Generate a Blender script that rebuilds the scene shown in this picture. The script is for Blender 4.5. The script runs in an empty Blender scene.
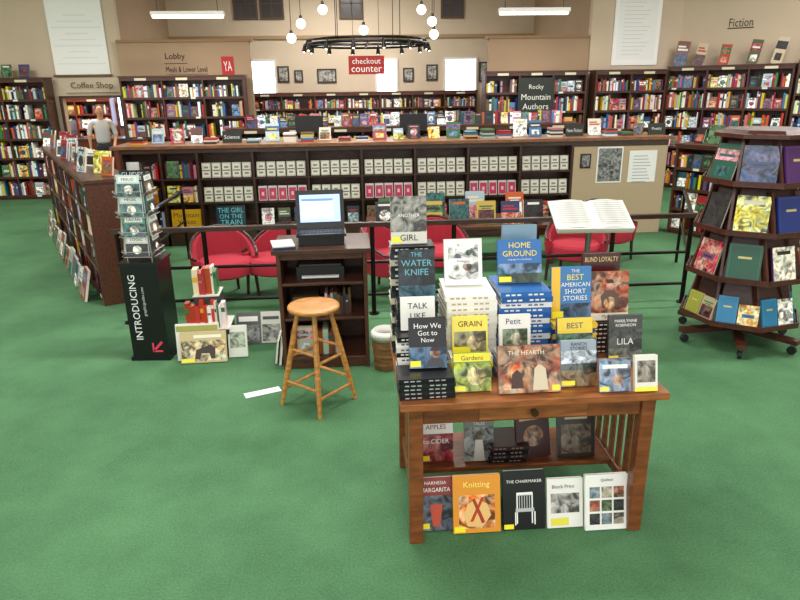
import bpy, math, random
from mathutils import Matrix, Vector
R = random.Random(7)
rad = math.radians
TH = rad(4.0)
def rm(x, y):
    """survey frame (turned 4 deg) -> room axes"""
    return (x*math.cos(TH)+y*math.sin(TH), -x*math.sin(TH)+y*math.cos(TH))
def lin(c):
    o = []
    for v in c[:3]:
        v = v/255.0
        o.append(v/12.92 if v <= 0.04045 else ((v+0.055)/1.055)**2.4)
    return (o[0], o[1], o[2], 1.0)

# ------------------------------------------------------------ materials
def newmat(name):
    m = bpy.data.materials.new(name); m.use_nodes = True
    nt = m.node_tree
    return m, nt, nt.nodes['Principled BSDF'], nt.nodes, nt.links
def attr_mat(name, rough, metal=0.0, coat=0.0):
    m, nt, p, N, L = newmat(name)
    a = N.new('ShaderNodeAttribute'); a.attribute_name = 'Col'
    L.new(a.outputs['Color'], p.inputs['Base Color'])
    p.inputs['Roughness'].default_value = rough
    p.inputs['Metallic'].default_value = metal
    if coat: p.inputs['Coat Weight'].default_value = coat
    return m
def wood_mat():
    m, nt, p, N, L = newmat('wood')
    a = N.new('ShaderNodeAttribute'); a.attribute_name = 'Col'
    tc = N.new('ShaderNodeTexCoord'); mp = N.new('ShaderNodeMapping')
    mp.inputs['Scale'].default_value = (3, 14, 14)
    n = N.new('ShaderNodeTexNoise'); n.inputs['Scale'].default_value = 3; n.inputs['Detail'].default_value = 6
    L.new(tc.outputs['Object'], mp.inputs['Vector']); L.new(mp.outputs['Vector'], n.inputs['Vector'])
    mr = N.new('ShaderNodeMapRange'); mr.inputs['From Min'].default_value = .3; mr.inputs['From Max'].default_value = .7
    mr.inputs['To Min'].default_value = .6; mr.inputs['To Max'].default_value = 1.3
    L.new(n.outputs['Fac'], mr.inputs['Value'])
    h = N.new('ShaderNodeHueSaturation')
    L.new(a.outputs['Color'], h.inputs['Color']); L.new(mr.outputs['Result'], h.inputs['Value'])
    L.new(h.outputs['Color'], p.inputs['Base Color']); p.inputs['Roughness'].default_value = .36
    return m
def art_mat():
    m, nt, p, N, L = newmat('printed_picture')
    a = N.new('ShaderNodeAttribute'); a.attribute_name = 'Col'
    tc = N.new('ShaderNodeTexCoord')
    n = N.new('ShaderNodeTexNoise'); n.inputs['Scale'].default_value = 17; n.inputs['Detail'].default_value = 9; n.inputs['Distortion'].default_value = 1.2
    L.new(tc.outputs['Object'], n.inputs['Vector'])
    n2 = N.new('ShaderNodeTexNoise'); n2.inputs['Scale'].default_value = 11; n2.inputs['Detail'].default_value = 7; n2.inputs['Distortion'].default_value = .8
    L.new(tc.outputs['Object'], n2.inputs['Vector'])
    mr = N.new('ShaderNodeMapRange'); mr.inputs['From Min'].default_value = .36; mr.inputs['From Max'].default_value = .64
    mr.inputs['To Min'].default_value = .15; mr.inputs['To Max'].default_value = 1.8
    L.new(n.outputs['Fac'], mr.inputs['Value'])
    m2 = N.new('ShaderNodeMapRange'); m2.inputs['From Min'].default_value = .3; m2.inputs['From Max'].default_value = .7
    m2.inputs['To Min'].default_value = .465; m2.inputs['To Max'].default_value = .545
    L.new(n2.outputs['Fac'], m2.inputs['Value'])
    m3 = N.new('ShaderNodeMapRange'); m3.inputs['From Min'].default_value = .35; m3.inputs['From Max'].default_value = .65
    m3.inputs['To Min'].default_value = 1.1; m3.inputs['To Max'].default_value = .5
    L.new(n2.outputs['Fac'], m3.inputs['Value'])
    h = N.new('ShaderNodeHueSaturation')
    L.new(a.outputs['Color'], h.inputs['Color']); L.new(mr.outputs['Result'], h.inputs['Value']); L.new(m2.outputs['Result'], h.inputs['Hue']); L.new(m3.outputs['Result'], h.inputs['Saturation'])
    L.new(h.outputs['Color'], p.inputs['Base Color']); p.inputs['Roughness'].default_value = .3
    return m
def emit_mat(name, s):
    m, nt, p, N, L = newmat(name)
    a = N.new('ShaderNodeAttribute'); a.attribute_name = 'Col'
    L.new(a.outputs['Color'], p.inputs['Base Color']); L.new(a.outputs['Color'], p.inputs['Emission Color'])
    p.inputs['Emission Strength'].default_value = s
    return m
def carpet_mat():
    m, nt, p, N, L = newmat('green_carpet')
    tc = N.new('ShaderNodeTexCoord')
    n = N.new('ShaderNodeTexNoise'); n.inputs['Scale'].default_value = 90; n.inputs['Detail'].default_value = 5; n.inputs['Roughness'].default_value = .75
    n2 = N.new('ShaderNodeTexNoise'); n2.inputs['Scale'].default_value = 1.3; n2.inputs['Detail'].default_value = 8; n2.inputs['Roughness'].default_value = .65
    for q in (n, n2): L.new(tc.outputs['Object'], q.inputs['Vector'])
    c = N.new('ShaderNodeValToRGB')
    c.color_ramp.elements[0].position = .3; c.color_ramp.elements[0].color = lin((40, 80, 50))
    c.color_ramp.elements[1].position = .7; c.color_ramp.elements[1].color = lin((98, 146, 102))
    ml = N.new('ShaderNodeMath'); ml.operation = 'MULTIPLY'; ml.inputs[1].default_value = .45
    mx = N.new('ShaderNodeMath'); mx.operation = 'MULTIPLY_ADD'; mx.inputs[1].default_value = .55
    L.new(n2.outputs['Fac'], ml.inputs[0]); L.new(n.outputs['Fac'], mx.inputs[0]); L.new(ml.outputs[0], mx.inputs[2])
    L.new(mx.outputs[0], c.inputs['Fac']); L.new(c.outputs['Color'], p.inputs['Base Color'])
    p.inputs['Roughness'].default_value = .8; p.inputs['Specular IOR Level'].default_value = .3
    b = N.new('ShaderNodeBump'); b.inputs['Strength'].default_value = .4; b.inputs['Distance'].default_value = .01
    L.new(n.outputs['Fac'], b.inputs['Height']); L.new(b.outputs['Normal'], p.inputs['Normal'])
    return m
def wall_mat(name, col):
    m, nt, p, N, L = newmat(name)
    tc = N.new('ShaderNodeTexCoord')
    n = N.new('ShaderNodeTexNoise'); n.inputs['Scale'].default_value = 1.2; n.inputs['Detail'].default_value = 5
    L.new(tc.outputs['Object'], n.inputs['Vector'])
    c = N.new('ShaderNodeValToRGB')
    c.color_ramp.elements[0].color = lin([v*.93 for v in col]); c.color_ramp.elements[1].color = lin([min(255, v*1.05) for v in col])
    L.new(n.outputs['Fac'], c.inputs['Fac']); L.new(c.outputs['Color'], p.inputs['Base Color'])
    p.inputs['Roughness'].default_value = .85
    return m
MATN = ['paint', 'gloss', 'wood', 'art', 'metal', 'lamp', 'glow', 'window', 'cloth']
MATS = [attr_mat('matte_paint', .65), attr_mat('glossy_cover', .28), wood_mat(), art_mat(), attr_mat('metal', .35, .8),
        emit_mat('lamp_glass', 6), emit_mat('screen_glow', 1.2), emit_mat('window_daylight', 5), attr_mat('fabric', .9)]
CARPET = carpet_mat()
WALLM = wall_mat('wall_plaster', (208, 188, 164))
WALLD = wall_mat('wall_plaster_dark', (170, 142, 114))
CEILM = wall_mat('ceiling_paint', (222, 214, 200))

# ------------------------------------------------------------ mesh builder
_tc = {}
def text_geo(s):
    if s in _tc: return _tc[s]
    cu = bpy.data.curves.new('t', 'FONT'); cu.body = s; cu.resolution_u = 2; cu.align_x = 'LEFT'
    ob = bpy.data.objects.new('t', cu); bpy.context.scene.collection.objects.link(ob)
    bpy.context.view_layer.update()
    me = bpy.data.meshes.new_from_object(ob.evaluated_get(bpy.context.evaluated_depsgraph_get()))
    vs = [v.co.copy() for v in me.vertices]; fs = [tuple(p.vertices) for p in me.polygons]
    bpy.data.objects.remove(ob); bpy.data.curves.remove(cu); bpy.data.meshes.remove(me)
    x0 = min(v.x for v in vs); x1 = max(v.x for v in vs); y0 = min(v.y for v in vs); y1 = max(v.y for v in vs)
    g = ([((v.x-(x0+x1)/2), (v.y-(y0+y1)/2)) for v in vs], fs, x1-x0, y1-y0)
    _tc[s] = g
    return g
class B:
    def __init__(s):
        s.v = []; s.f = []; s.c = []; s.m = []; s.sm = []; s.M = Matrix.Identity(4)
    def add(s, vs, fs, col, mat='paint', smooth=False):
        o = len(s.v); M = s.M
        for v in vs: s.v.append(M @ Vector(v))
        mi = MATN.index(mat); c = lin(col)
        for f in fs:
            s.f.append(tuple(i+o for i in f)); s.c.append(c); s.m.append(mi); s.sm.append(smooth)
    def bx(s, x0, x1, y0, y1, z0, z1, col, mat='paint'):
        s.add([(x0, y0, z0), (x1, y0, z0), (x1, y1, z0), (x0, y1, z0), (x0, y0, z1), (x1, y0, z1), (x1, y1, z1), (x0, y1, z1)],
              [(0, 3, 2, 1), (4, 5, 6, 7), (0, 1, 5, 4), (1, 2, 6, 5), (2, 3, 7, 6), (3, 0, 4, 7)], col, mat)
    def at(s, M): s._o = s.M; s.M = s.M @ M
    def back(s): s.M = s._o
    def cyl(s, p0, p1, r0, r1=None, n=14, col=(0, 0, 0), mat='paint', smooth=True, off=0):
        if r1 is None: r1 = r0
        p0 = Vector(p0); p1 = Vector(p1); d = (p1-p0).normalized()
        a = Vector((1, 0, 0)) if abs(d.x) < .8 else Vector((0, 1, 0))
        if abs(d.z) > .999: u = Vector((1, 0, 0)); w = Vector((0, 1, 0))
        else: u = d.cross(a).normalized(); w = d.cross(u)
        vs = []
        for p, r in ((p0, r0), (p1, r1)):
            for i in range(n):
                t = 2*math.pi*i/n+off
                vs.append(p+u*(r*math.cos(t))+w*(r*math.sin(t)))
        fs = [(i, (i+1) % n, n+(i+1) % n, n+i) for i in range(n)]
        s.add(vs, fs, col, mat, smooth)
        s.add(vs, [tuple(range(n))[::-1], tuple(range(n, 2*n))], col, mat, False)
    def lathe(s, prof, n=20, col=(0, 0, 0), mat='paint', c=(0, 0, 0)):
        vs = []
        for r, z in prof:
            for i in range(n):
                t = 2*math.pi*i/n
                vs.append((c[0]+r*math.cos(t), c[1]+r*math.sin(t), c[2]+z))
        fs = []
        for j in range(len(prof)-1):
            for i in range(n):
                fs.append((j*n+i, j*n+(i+1) % n, (j+1)*n+(i+1) % n, (j+1)*n+i))
        s.add(vs, fs, col, mat, True)
    def ball(s, c, r, col, mat='paint', n=14, sc=(1, 1, 1)):
        k = n//2+1
        vs = []
        for j in range(k+1):
            a = math.pi*j/k
            for i in range(n):
                t = 2*math.pi*i/n
                vs.append((c[0]+r*sc[0]*math.sin(a)*math.cos(t), c[1]+r*sc[1]*math.sin(a)*math.sin(t), c[2]-r*sc[2]*math.cos(a)))
        fs = [(j*n+i, j*n+(i+1) % n, (j+1)*n+(i+1) % n, (j+1)*n+i) for j in range(k) for i in range(n)]
        s.add(vs, fs, col, mat, True)
    def path(s, pts, r, col, mat='metal', n=8):
        for a, b in zip(pts[:-1], pts[1:]): s.cyl(a, b, r, r, n, col, mat)
    def text(s, st, x, y, z, h, maxw, col, mat='paint'):
        g, fs, w, hh = text_geo(st)
        k = h/hh
        kx = min(k, maxw/w)
        s.add([(x+a*kx, y, z+b*k) for a, b in g], fs, col, mat)
    def finish(s, name, loc=(0, 0, 0), rz=0, bevel=0, parent=None):
        me = bpy.data.meshes.new(name)
        me.from_pydata([tuple(v) for v in s.v], [], s.f)
        used = sorted(set(s.m)); mp = {u: i for i, u in enumerate(used)}
        for u in used: me.materials.append(MATS[u])
        me.polygons.foreach_set('material_index', [mp[i] for i in s.m])
        me.polygons.foreach_set('use_smooth', s.sm)
        ca = me.color_attributes.new('Col', 'FLOAT_COLOR', 'CORNER')
        buf = []
        for f, c in zip(s.f, s.c):
            for _ in f: buf.extend(c)
        ca.data.foreach_set('color', buf)
        me.update()
        ob = bpy.data.objects.new(name, me); bpy.context.scene.collection.objects.link(ob)
        ob.location = loc; ob.rotation_euler = (0, 0, rz)
        if bevel:
            md = ob.modifiers.new('bevel', 'BEVEL'); md.width = bevel; md.segments = 2; md.limit_method = 'ANGLE'
        if parent: ob.parent = parent
        return ob
T = Matrix.Translation
def RX(a): return Matrix.Rotation(a, 4, 'X')
def RY(a): return Matrix.Rotation(a, 4, 'Y')
def RZ(a): return Matrix.Rotation(a, 4, 'Z')

# ------------------------------------------------------------ books
PAL = [(235, 230, 220), (240, 238, 232), (225, 215, 195), (180, 40, 35), (150, 30, 40), (200, 90, 30), (225, 170, 50), (30, 60, 110), (50, 110, 160),
       (25, 25, 30), (40, 35, 35), (20, 90, 90), (60, 110, 60), (110, 70, 110), (200, 120, 130), (120, 90, 60), (170, 190, 200), (90, 30, 30), (210, 200, 60), (240, 240, 240)]
def draw_book(b, M, w, h, t, c, deco=(), cmat='gloss'):
    b.at(M)
    b.bx(-w/2, w/2, 0, .002, 0, h, c, cmat)
    b.bx(-w/2, w/2, t-.002, t, 0, h, c, 'gloss')
    b.bx(-w/2, -w/2+.002, .002, t-.002, 0, h, c, 'gloss')
    b.bx(-w/2+.002, w/2-.004, .002, t-.002, .003, h-.003, (235, 230, 215), 'paint')
    e = 0.0008
    for d in deco:
        if d[0] == 'r':
            _, x0, x1, z0, z1, col, mt = d
            b.add([(-w/2+x0*w, -e, z0*h), (-w/2+x1*w, -e, z0*h), (-w/2+x1*w, -e, z1*h), (-w/2+x0*w, -e, z1*h)], [(0, 1, 2, 3)], col, mt)
        elif d[0] == 't':
            _, st, xc, zc, hf, col = d
            b.text(st, -w/2+xc*w, -e-.0008, zc*h, hf*h, w*.88, col)
        elif d[0] == 'o':
            _, xc, zc, r, col = d
            n = 18
            b.add([(-w/2+xc*w+r*w*math.cos(2*math.pi*i/n), -e-.0004, zc*h+r*w*math.sin(2*math.pi*i/n)) for i in range(n)], [tuple(range(n))], col, 'art')
        elif d[0] == 'p':
            b.add([(-w/2+x*w, -e-.0006, z*h) for x, z in d[1]], [tuple(range(len(d[1])))], d[2], 'gloss')
        e += .0002
    b.back()
def rand_deco(r):
    k = r.randrange(6); c1 = r.choice(PAL); c2 = r.choice(PAL)
    if k == 0: d = [('r', .08, .92, .1, .62, c1, 'art'), ('r', .15, .85, .74, .80, c2, 'gloss'), ('r', .25, .75, .66, .7, c2, 'gloss')]
    elif k == 1: d = [('r', 0, 1, .55, .85, c1, 'art'), ('r', .15, .85, .65, .72, c2, 'gloss'), ('r', .2, .8, .12, .4, c2, 'art')]
    elif k == 2: d = [('r', 0, 1, 0, 1, c1, 'art'), ('o', .5, .45, .3, c2), ('r', .15, .85, .82, .9, c2, 'gloss'), ('r', .25, .75, .06, .1, c2, 'gloss')]
    elif k == 3: d = [('r', 0, 1, 0, .5, c1, 'art'), ('r', .1, .9, .62, .7, c2, 'gloss'), ('r', .1, .7, .75, .82, c2, 'gloss')]
    elif k == 4: d = [('r', 0, 1, 0, 1, c1, 'art'), ('r', .2, .8, .78, .88, c2, 'gloss')]
    else: d = [('r', 0, 1, 0, 1, c1, 'art'), ('r', .2, .8, .42, .58, c2, 'gloss'), ('r', .3, .7, .48, .52, (30, 30, 35), 'gloss')]
    return d
def lean(x, y, z, rz=0, tilt=12, t=.02):
    a = rad(tilt)
    return T((x, y, z+t*math.sin(a)+.001)) @ RZ(rz) @ RX(-a)
def solo(x, y, z, w, h, c, deco, tilt=12, rz=0, t=.022, name='hardcover_book', cmat='gloss', cam=True):
    """a single standing book, x,y given in survey frame"""
    b = B(); draw_book(b, Matrix.Identity(4) @ RX(-rad(tilt)), w, h, t, c, deco, cmat)
    if cam: x, y = rm(x, y)
    return b.finish(name, (x, y, z+t*math.sin(rad(tilt))+.001), rz)
def spines(b, x0, x1, yf, z, hmax, depth, r, pal=PAL, face=.08, gap=.04):
    x = x0+.004
    while x < x1-.03:
        q = r.random()
        if q < gap: x += r.uniform(.03, .14); continue
        if q < gap+face and x+.17 < x1:
            w = r.uniform(.12, .17); h = min(hmax*.95, w*1.5)
            draw_book(b, lean(x+w/2, yf+.02, z, 0, 8), w, h, .02, r.choice(pal), rand_deco(r)); x += w+.01; continue
        w = r.uniform(.016, .045); h = hmax*r.uniform(.68, .96); d = depth*r.uniform(.75, .95)
        if x+w > x1: break
        c = r.choice(pal); c = tuple(max(0, min(255, v+r.randint(-18, 18))) for v in c)
        y0 = yf+r.uniform(.005, .04)
        b.bx(x, x+w, y0, y0+d, z, z+h, c, 'gloss')
        if r.random() < .6:
            c2 = r.choice(PAL); za = z+h*r.uniform(.5, .75); zb = za+h*r.uniform(.08, .2)
            b.add([(x+.002, y0-.001, za), (x+w-.002, y0-.001, za), (x+w-.002, y0-.001, zb), (x+.002, y0-.001, zb)], [(0, 1, 2, 3)], c2, 'gloss')
        x += w+.001
DK = (74, 40, 28)
def bookcase(name, W, H, D, bays, ns, loc, rz=0, wood=DK, face=.08, seed=1, fill=True, crown=.06, pal=PAL, topover=.02):
    r = random.Random(seed)
    b = B(); t = .03; kick = .08
    b.bx(0, W, D-.02, D, 0, H-.03, wood, 'wood')
    for i in range(bays+1):
        x = (W-t)*i/bays
        b.bx(x, x+t, 0, D-.02, 0, H-.03, wood, 'wood')
    zs = [kick+(H-.04-kick)*j/ns for j in range(ns)]
    for i in range(bays):
        xa = (W-t)*i/bays+t; xb = (W-t)*(i+1)/bays
        for z in zs:
            b.bx(xa, xb, .006, D-.02, z-.025, z, wood, 'wood')
            b.bx(xa, xb, 0, .006, z-.03, z+.012, wood, 'wood')
            if r.random() < .5: xl = r.uniform(xa, xb-.12); b.bx(xl, xl+.09, -.002, 0, z-.024, z+.008, (225, 222, 205))
        b.bx(xa, xb, .03, .04, 0, kick-.025, wood, 'wood')
        if crown > .05: b.bx((xa+xb)/2-.11, (xa+xb)/2+.11, -.012, -.008, H-.085, H-.04, (215, 205, 175))
    b.bx(-topover, W+topover, -topover, D, H-.03, H, wood, 'wood')
    if crown: b.bx(0, W, -.008, 0, H-.03-crown, H-.03, wood, 'wood')
    ob = b.finish(name, loc, rz)
    if fill:
        q = B(); cell = (H-.04-kick)/ns
        for i in range(bays):
            xa = (W-t)*i/bays+t; xb = (W-t)*(i+1)/bays
            for j, z in enumerate(zs):
                hm = cell-.045-(crown if j == ns-1 else 0)
                spines(q, xa, xb, .014, z+.001, min(hm, .33), D-.08, r, pal, face)
        q.finish('shelved_books', (0, 0, 0), 0, parent=ob)
    return ob
def stack(x, y, z, w, d, H, n, cols, rz=0, seed=0, cam=True, txt=None, name='book_stack'):
    r = random.Random(seed+int(x*100)); b = B(); t = H/n
    for i in range(n):
        c = cols[i % len(cols)]
        b.at(T((r.uniform(-.004, .004), r.uniform(-.004, .004), i*t)) @ RZ(r.uniform(-.03, .03)))
        b.bx(-w/2, w/2, -d/2, d/2, 0, .0025, c, 'gloss'); b.bx(-w/2, w/2, -d/2, d/2, t-.003, t-.0005, c, 'gloss')
        b.bx(-w/2, w/2, -d/2, -d/2+.003, .0025, t-.003, c, 'gloss')
        b.bx(-w/2+.004, w/2-.004, -d/2+.003, d/2-.004, .0025, t-.003, (228, 220, 200), 'paint')
        c2 = txt or ((235, 235, 230) if sum(c) < 420 else (90, 100, 130))
        for q in range(7):      # lettering along the spine
            if q in (3,): continue
            a0 = -.40+q*.11
            b.add([(a0*w, -d/2-.001, t*.36), ((a0+.075)*w, -d/2-.001, t*.36), ((a0+.075)*w, -d/2-.001, t*.66), (a0*w, -d/2-.001, t*.66)], [(0, 1, 2, 3)], c2, 'gloss')
        b.back()
    if cam: x, y = rm(x, y)
    return b.finish(name, (x, y, z+.0005), rz)

# ------------------------------------------------------------ room shell
def shell(name, verts, faces, mat):
    me = bpy.data.meshes.new(name); me.from_pydata(verts, [], faces); me.materials.append(mat); me.update()
    o = bpy.data.objects.new(name, me); bpy.context.scene.collection.objects.link(o); return o
def wallbox(name, x0, x1, y0, y1, z0, z1, mat):
    return shell(name, [(x0, y0, z0), (x1, y0, z0), (x1, y1, z0), (x0, y1, z0), (x0, y0, z1), (x1, y0, z1), (x1, y1, z1), (x0, y1, z1)],
                 [(0, 3, 2, 1), (4, 5, 6, 7), (0, 1, 5, 4), (1, 2, 6, 5), (2, 3, 7, 6), (3, 0, 4, 7)], mat)
CH = 4.7
wallbox('floor', -11, 11, -4, 20.2, -.1, 0, CARPET)
wallbox('ceiling', -11, 11, -4, 20.2, CH, CH+.1, CEILM)
wallbox('wall_left', -11.2, -11, -4, 20.2, 0, CH, WALLM)
wallbox('wall_right', 11, 11.2, -4, 20.2, 0, CH, WALLM)
wallbox('wall_back', -11, 11, 17.8, 18.0, 0, CH, WALLM)
DT = 1.93
shell('wall_coffee_side', *(lambda o: (
    sum([[(a, y, c) for (a, c) in o] for y in (13.9, 14.05)], []),
    [(0, 1, 2, 3, 4, 5, 6, 7)[::-1], (8, 9, 10, 11, 12, 13, 14, 15)] + [(i, (i+1) % 8, 8+(i+1) % 8, 8+i) for i in range(8)]))(
    [(-11, 0), (-11, CH), (-4.5, CH), (-4.5, 0), (-4.62, 0), (-4.62, DT), (-5.75, DT), (-5.75, 0)]), WALLM)
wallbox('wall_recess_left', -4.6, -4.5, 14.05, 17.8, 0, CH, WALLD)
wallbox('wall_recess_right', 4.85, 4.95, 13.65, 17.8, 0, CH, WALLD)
wallbox('wall_poster_side', 4.85, 6.7, 13.5, 13.65, 0, CH, WALLM)
shell('wall_right_diagonal', [(6.7, 13.5, 0), (11, 9.6, 0), (11, 9.8, 0), (6.8, 13.6, 0), (6.7, 13.5, CH), (11, 9.6, CH), (11, 9.8, CH), (6.8, 13.6, CH)],
      [(0, 3, 2, 1), (4, 5, 6, 7), (0, 1, 5, 4), (1, 2, 6, 5), (2, 3, 7, 6), (3, 0, 4, 7)], WALLM)
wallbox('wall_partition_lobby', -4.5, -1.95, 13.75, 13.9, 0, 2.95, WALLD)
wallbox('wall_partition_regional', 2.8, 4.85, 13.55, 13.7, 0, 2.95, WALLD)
b = B(); b.bx(-4.5, -1.9, 13.72, 13.93, 2.95, 3.0, (150, 115, 80), 'paint'); b.finish('trim_1')
b = B(); b.bx(2.75, 4.85, 13.52, 13.73, 2.95, 3.0, (150, 115, 80), 'paint'); b.finish('trim_2')
b = B(); b.bx(-4.5, 4.85, 17.74, 17.8, 3.25, 3.33, (165, 135, 100), 'paint'); b.finish('trim_3')
b = B(); b.bx(-5.80, -5.75, 13.86, 13.899, 0, DT, DK, 'wood'); b.bx(-4.62, -4.57, 13.86, 13.899, 0, DT, DK, 'wood'); b.bx(-5.80, -4.57, 13.86, 13.899, DT, DT+.05, DK, 'wood'); b.finish('trim_5')
b = B(); b.cyl((-7.75, 13.82, 2.3), (-7.75, 13.82, CH), .05, .05, 12, (70, 45, 40)); b.finish('trim_4')
# windows
wn = 0
def window(x, z0, z1, w, lit):
    global wn
    wn += 1; b = B(); y = 17.8
    f = (90, 70, 55) if not lit else (225, 220, 210)
    b.bx(x-w/2-.05, x-w/2, y-.05, y, z0-.05, z1+.05, f); b.bx(x+w/2, x+w/2+.05, y-.05, y, z0-.05, z1+.05, f)
    b.bx(x-w/2, x+w/2, y-.05, y, z1, z1+.05, f); b.bx(x-w/2, x+w/2, y-.06, y, z0-.05, z0, f)
    b.bx(x-w/2, x+w/2, y-.015, y-.005, z0, z1, (215, 232, 255) if lit else (56, 46, 46), 'window' if lit else 'gloss')
    b.bx(x-.012, x+.012, y-.03, y-.015, z0, z1, f)
    if not lit: b.bx(x-w/2, x+w/2, y-.03, y-.015, (z0+z1)/2-.012, (z0+z1)/2+.012, f)
    b.finish('window_%d' % wn)
def cx(px, Y, f=1.06): return (px-400)/640*Y/f
for px, w in ((262, .85), (390, .5), (465, .8)):
    x, y = rm(cx(px, 17.7), 17.7); window(x, 1.85, 2.72, w, True)
for px in (250, 276, 355, 458):
    x, y = rm(cx(px, 17.7, 1.095), 17.7); window(x, 3.76, 4.4, .5, False)

# ------------------------------------------------------------ wall hangings, signs
def flat(name, x, y, z0, z1, w, fn, rz=0, d=.02, frame=(250, 248, 245)):
    b = B(); b.bx(-w/2, w/2, 0, d, z0, z1, frame, 'paint'); fn(b, w, z0, z1); return b.finish(name, (x, y, 0), rz)
def ban(b, w, z0, z1):
    for i in range(9):
        z = z1-.35-i*.11
        ww = w*(.2+.12*((i*7) % 3))
        b.bx(-ww, ww, -.002, 0, z, z+.02, (232, 232, 232))
    b.cyl((-w/2-.04, -.01, z1), (w/2+.04, -.01, z1), .02, .02, 8, (120, 90, 60))
    b.cyl((-w/2-.04, -.01, z0), (w/2+.04, -.01, z0), .02, .02, 8, (120, 90, 60))
x, y = rm(cx(86, 13.7, 1.08), 13.7); flat('hanging_banner', x, 13.86, 2.36, 3.8, 1.05, ban)
def post(b, w, z0, z1):
    b.bx(-w/2+.08, w/2-.08, -.002, 0, z0+.1, z1-.1, (242, 242, 239))
    for i in range(14):
        z = z0+.2+i*(z1-z0-.5)/14
        b.bx(-w*.3, w*(.1+.06*((i*5) % 4)), -.004, -.002, z, z+.015, (222, 222, 222))
x, y = rm(cx(648, 13.5, 1.08), 13.5); flat('wall_poster', x, 13.47, 2.42, 3.95, .95, post)
def sign(name, s, x, y, z, h, w, col, rz=0, back=None, cord=False):
    b = B()
    if back: b.bx(-w/2-.04, w/2+.04, .004, .02, -h*.9, h*.9, back)
    else:
        b.bx(-w/2, w/2, .004, .012, -h*.78, -h*.72, col)
    lines = s.split('|')
    for i, l in enumerate(lines): b.text(l, 0, 0, ((len(lines)-1)/2-i)*h*.8, h*(.9 if len(lines) == 1 else .55), w, col)
    if cord:
        for q in (-w/2+.05, w/2-.05): b.cyl((q, .012, h*.9), (q, .012, CH-z), .004, .004, 6, (40, 40, 40))
    return b.finish(name, (x, y, z), rz)
sign('coffee_shop_sign', 'Coffee Shop', -5.12, 13.85, 2.16, .17, 1.02, (60, 40, 30))
x, y = rm(cx(186, 13.5, 1.06), 13.5); sign('lobby_sign', 'Lobby', x-.1, 13.735, 2.68, .16, .45, (50, 35, 30))
sign('lower_level_sign', 'Meals & Lower Level', x+.1, 13.735, 2.45, .12, .8, (50, 35, 30))
x, y = rm(cx(370, 12), 12); sign('checkout_sign', 'checkout|counter', x, y, 2.44, .17, .55, (245, 240, 235), back=(165, 30, 28), cord=True)
x, y = rm(cx(226, 12.9), 12.9); sign('red_wall_sign', 'YA', x, 13.735, 2.5, .2, .16, (240, 230, 225), back=(180, 30, 30))
for k, (px, w, h, z) in enumerate(((287, .3, .4, 2.4), (302, .22, .3, 2.35), (330, .5, .35, 2.35), (412, .28, .35, 2.35), (436, .3, .4, 2.4), (492, .4, .5, 2.4))):
    x, y = rm(cx(px, 17.7), 17.7)
    b = B(); b.bx(-w/2, w/2, 0, .03, -h/2, h/2, (50, 35, 28), 'wood'); b.bx(-w/2+.04, w/2-.04, -.003, 0, -h/2+.04, h/2-.04, (150, 145, 135), 'art')
    b.finish('framed_picture', (x, 17.77, z))
b = B(); b.text('Fiction', 0, 0, 0, .15, .42, (60, 45, 35)); b.bx(-.23, .23, .003, .01, -.11, -.09, (60, 45, 35))
b.finish('fiction_sign', (8.02-.70*.7407, 12.29+.70*.6718, 3.15), rad(-42.3))

# ------------------------------------------------------------ tall bookcases at the back
bookcase('tall_bookcase', 3.35, 2.33, .35, 4, 6, (-9.2, 13.45, 0), 0, seed=11, face=.1)
bookcase('tall_bookcase', 2.35, 2.33, .35, 3, 6, (-4.4, 13.3, 0), 0, seed=12, face=.12)
bookcase('wall_bookcase', 5.9, 1.95, .35, 7, 5, (-2.6, 17.3, 0), 0, seed=13, wood=(96, 50, 34))
o = bookcase('tall_bookcase', 2.05, 2.33, .35, 3, 6, (2.65, 13.1, 0), 0, seed=14, face=.12)
b = B(); b.bx(.66, 1.38, -.03, -.01, 1.55, 2.2, (35, 40, 35), 'paint')
for i, l in enumerate(('Rocky', 'Mountain', 'Authors')): b.text(l, 1.02, -.032, 2.02-i*.18, .11, .6, (220, 220, 210))
b.finish('regional_sign_board', (0, 0, 0), 0, parent=o)
bookcase('tall_bookcase', 1.45, 2.33, .35, 2, 6, (4.85, 13.05, 0), 0, seed=15, face=.15)
u = Vector((.7407, -.6718))
p0 = Vector((6.33, 13.1)); bookcase('tall_bookcase', 2.2, 2.38, .35, 3, 6, (p0.x, p0.y, 0), rad(-42.2), seed=16, face=.12)
p1 = p0+u*2.25; bookcase('tall_bookcase', 3.2, 2.6, .35, 4, 7, (p1.x, p1.y, 0), rad(-42.2), seed=17, face=.12)
b = B(); r2 = random.Random(5)
for i, s in enumerate((.15, .5, .95, 1.45, 1.85)):
    draw_book(b, T((s, .15, 2.38)) @ RY(rad(r2.uniform(-2, 10))) @ RX(-.15), r2.uniform(.18, .26), r2.uniform(.34, .5), .02, r2.choice([(120, 60, 40), (200, 180, 150), (170, 60, 40), (90, 90, 60)]), rand_deco(r2))
for s in (2.55, 3.1, 3.7):
    draw_book(b, T((s, .15, 2.6)) @ RX(-.15), .3, .42, .02, (180, 120, 80), rand_deco(r2))
b.finish('shelf_top_books', (p0.x, p0.y, .002), rad(-42.2))
b = B()
for i in range(9): draw_book(b, lean(-8.9+i*.33, 13.6, 2.332, 0, 12), .2, .24, .02, R.choice(PAL), rand_deco(R))
b.finish('shelf_top_books')
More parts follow.
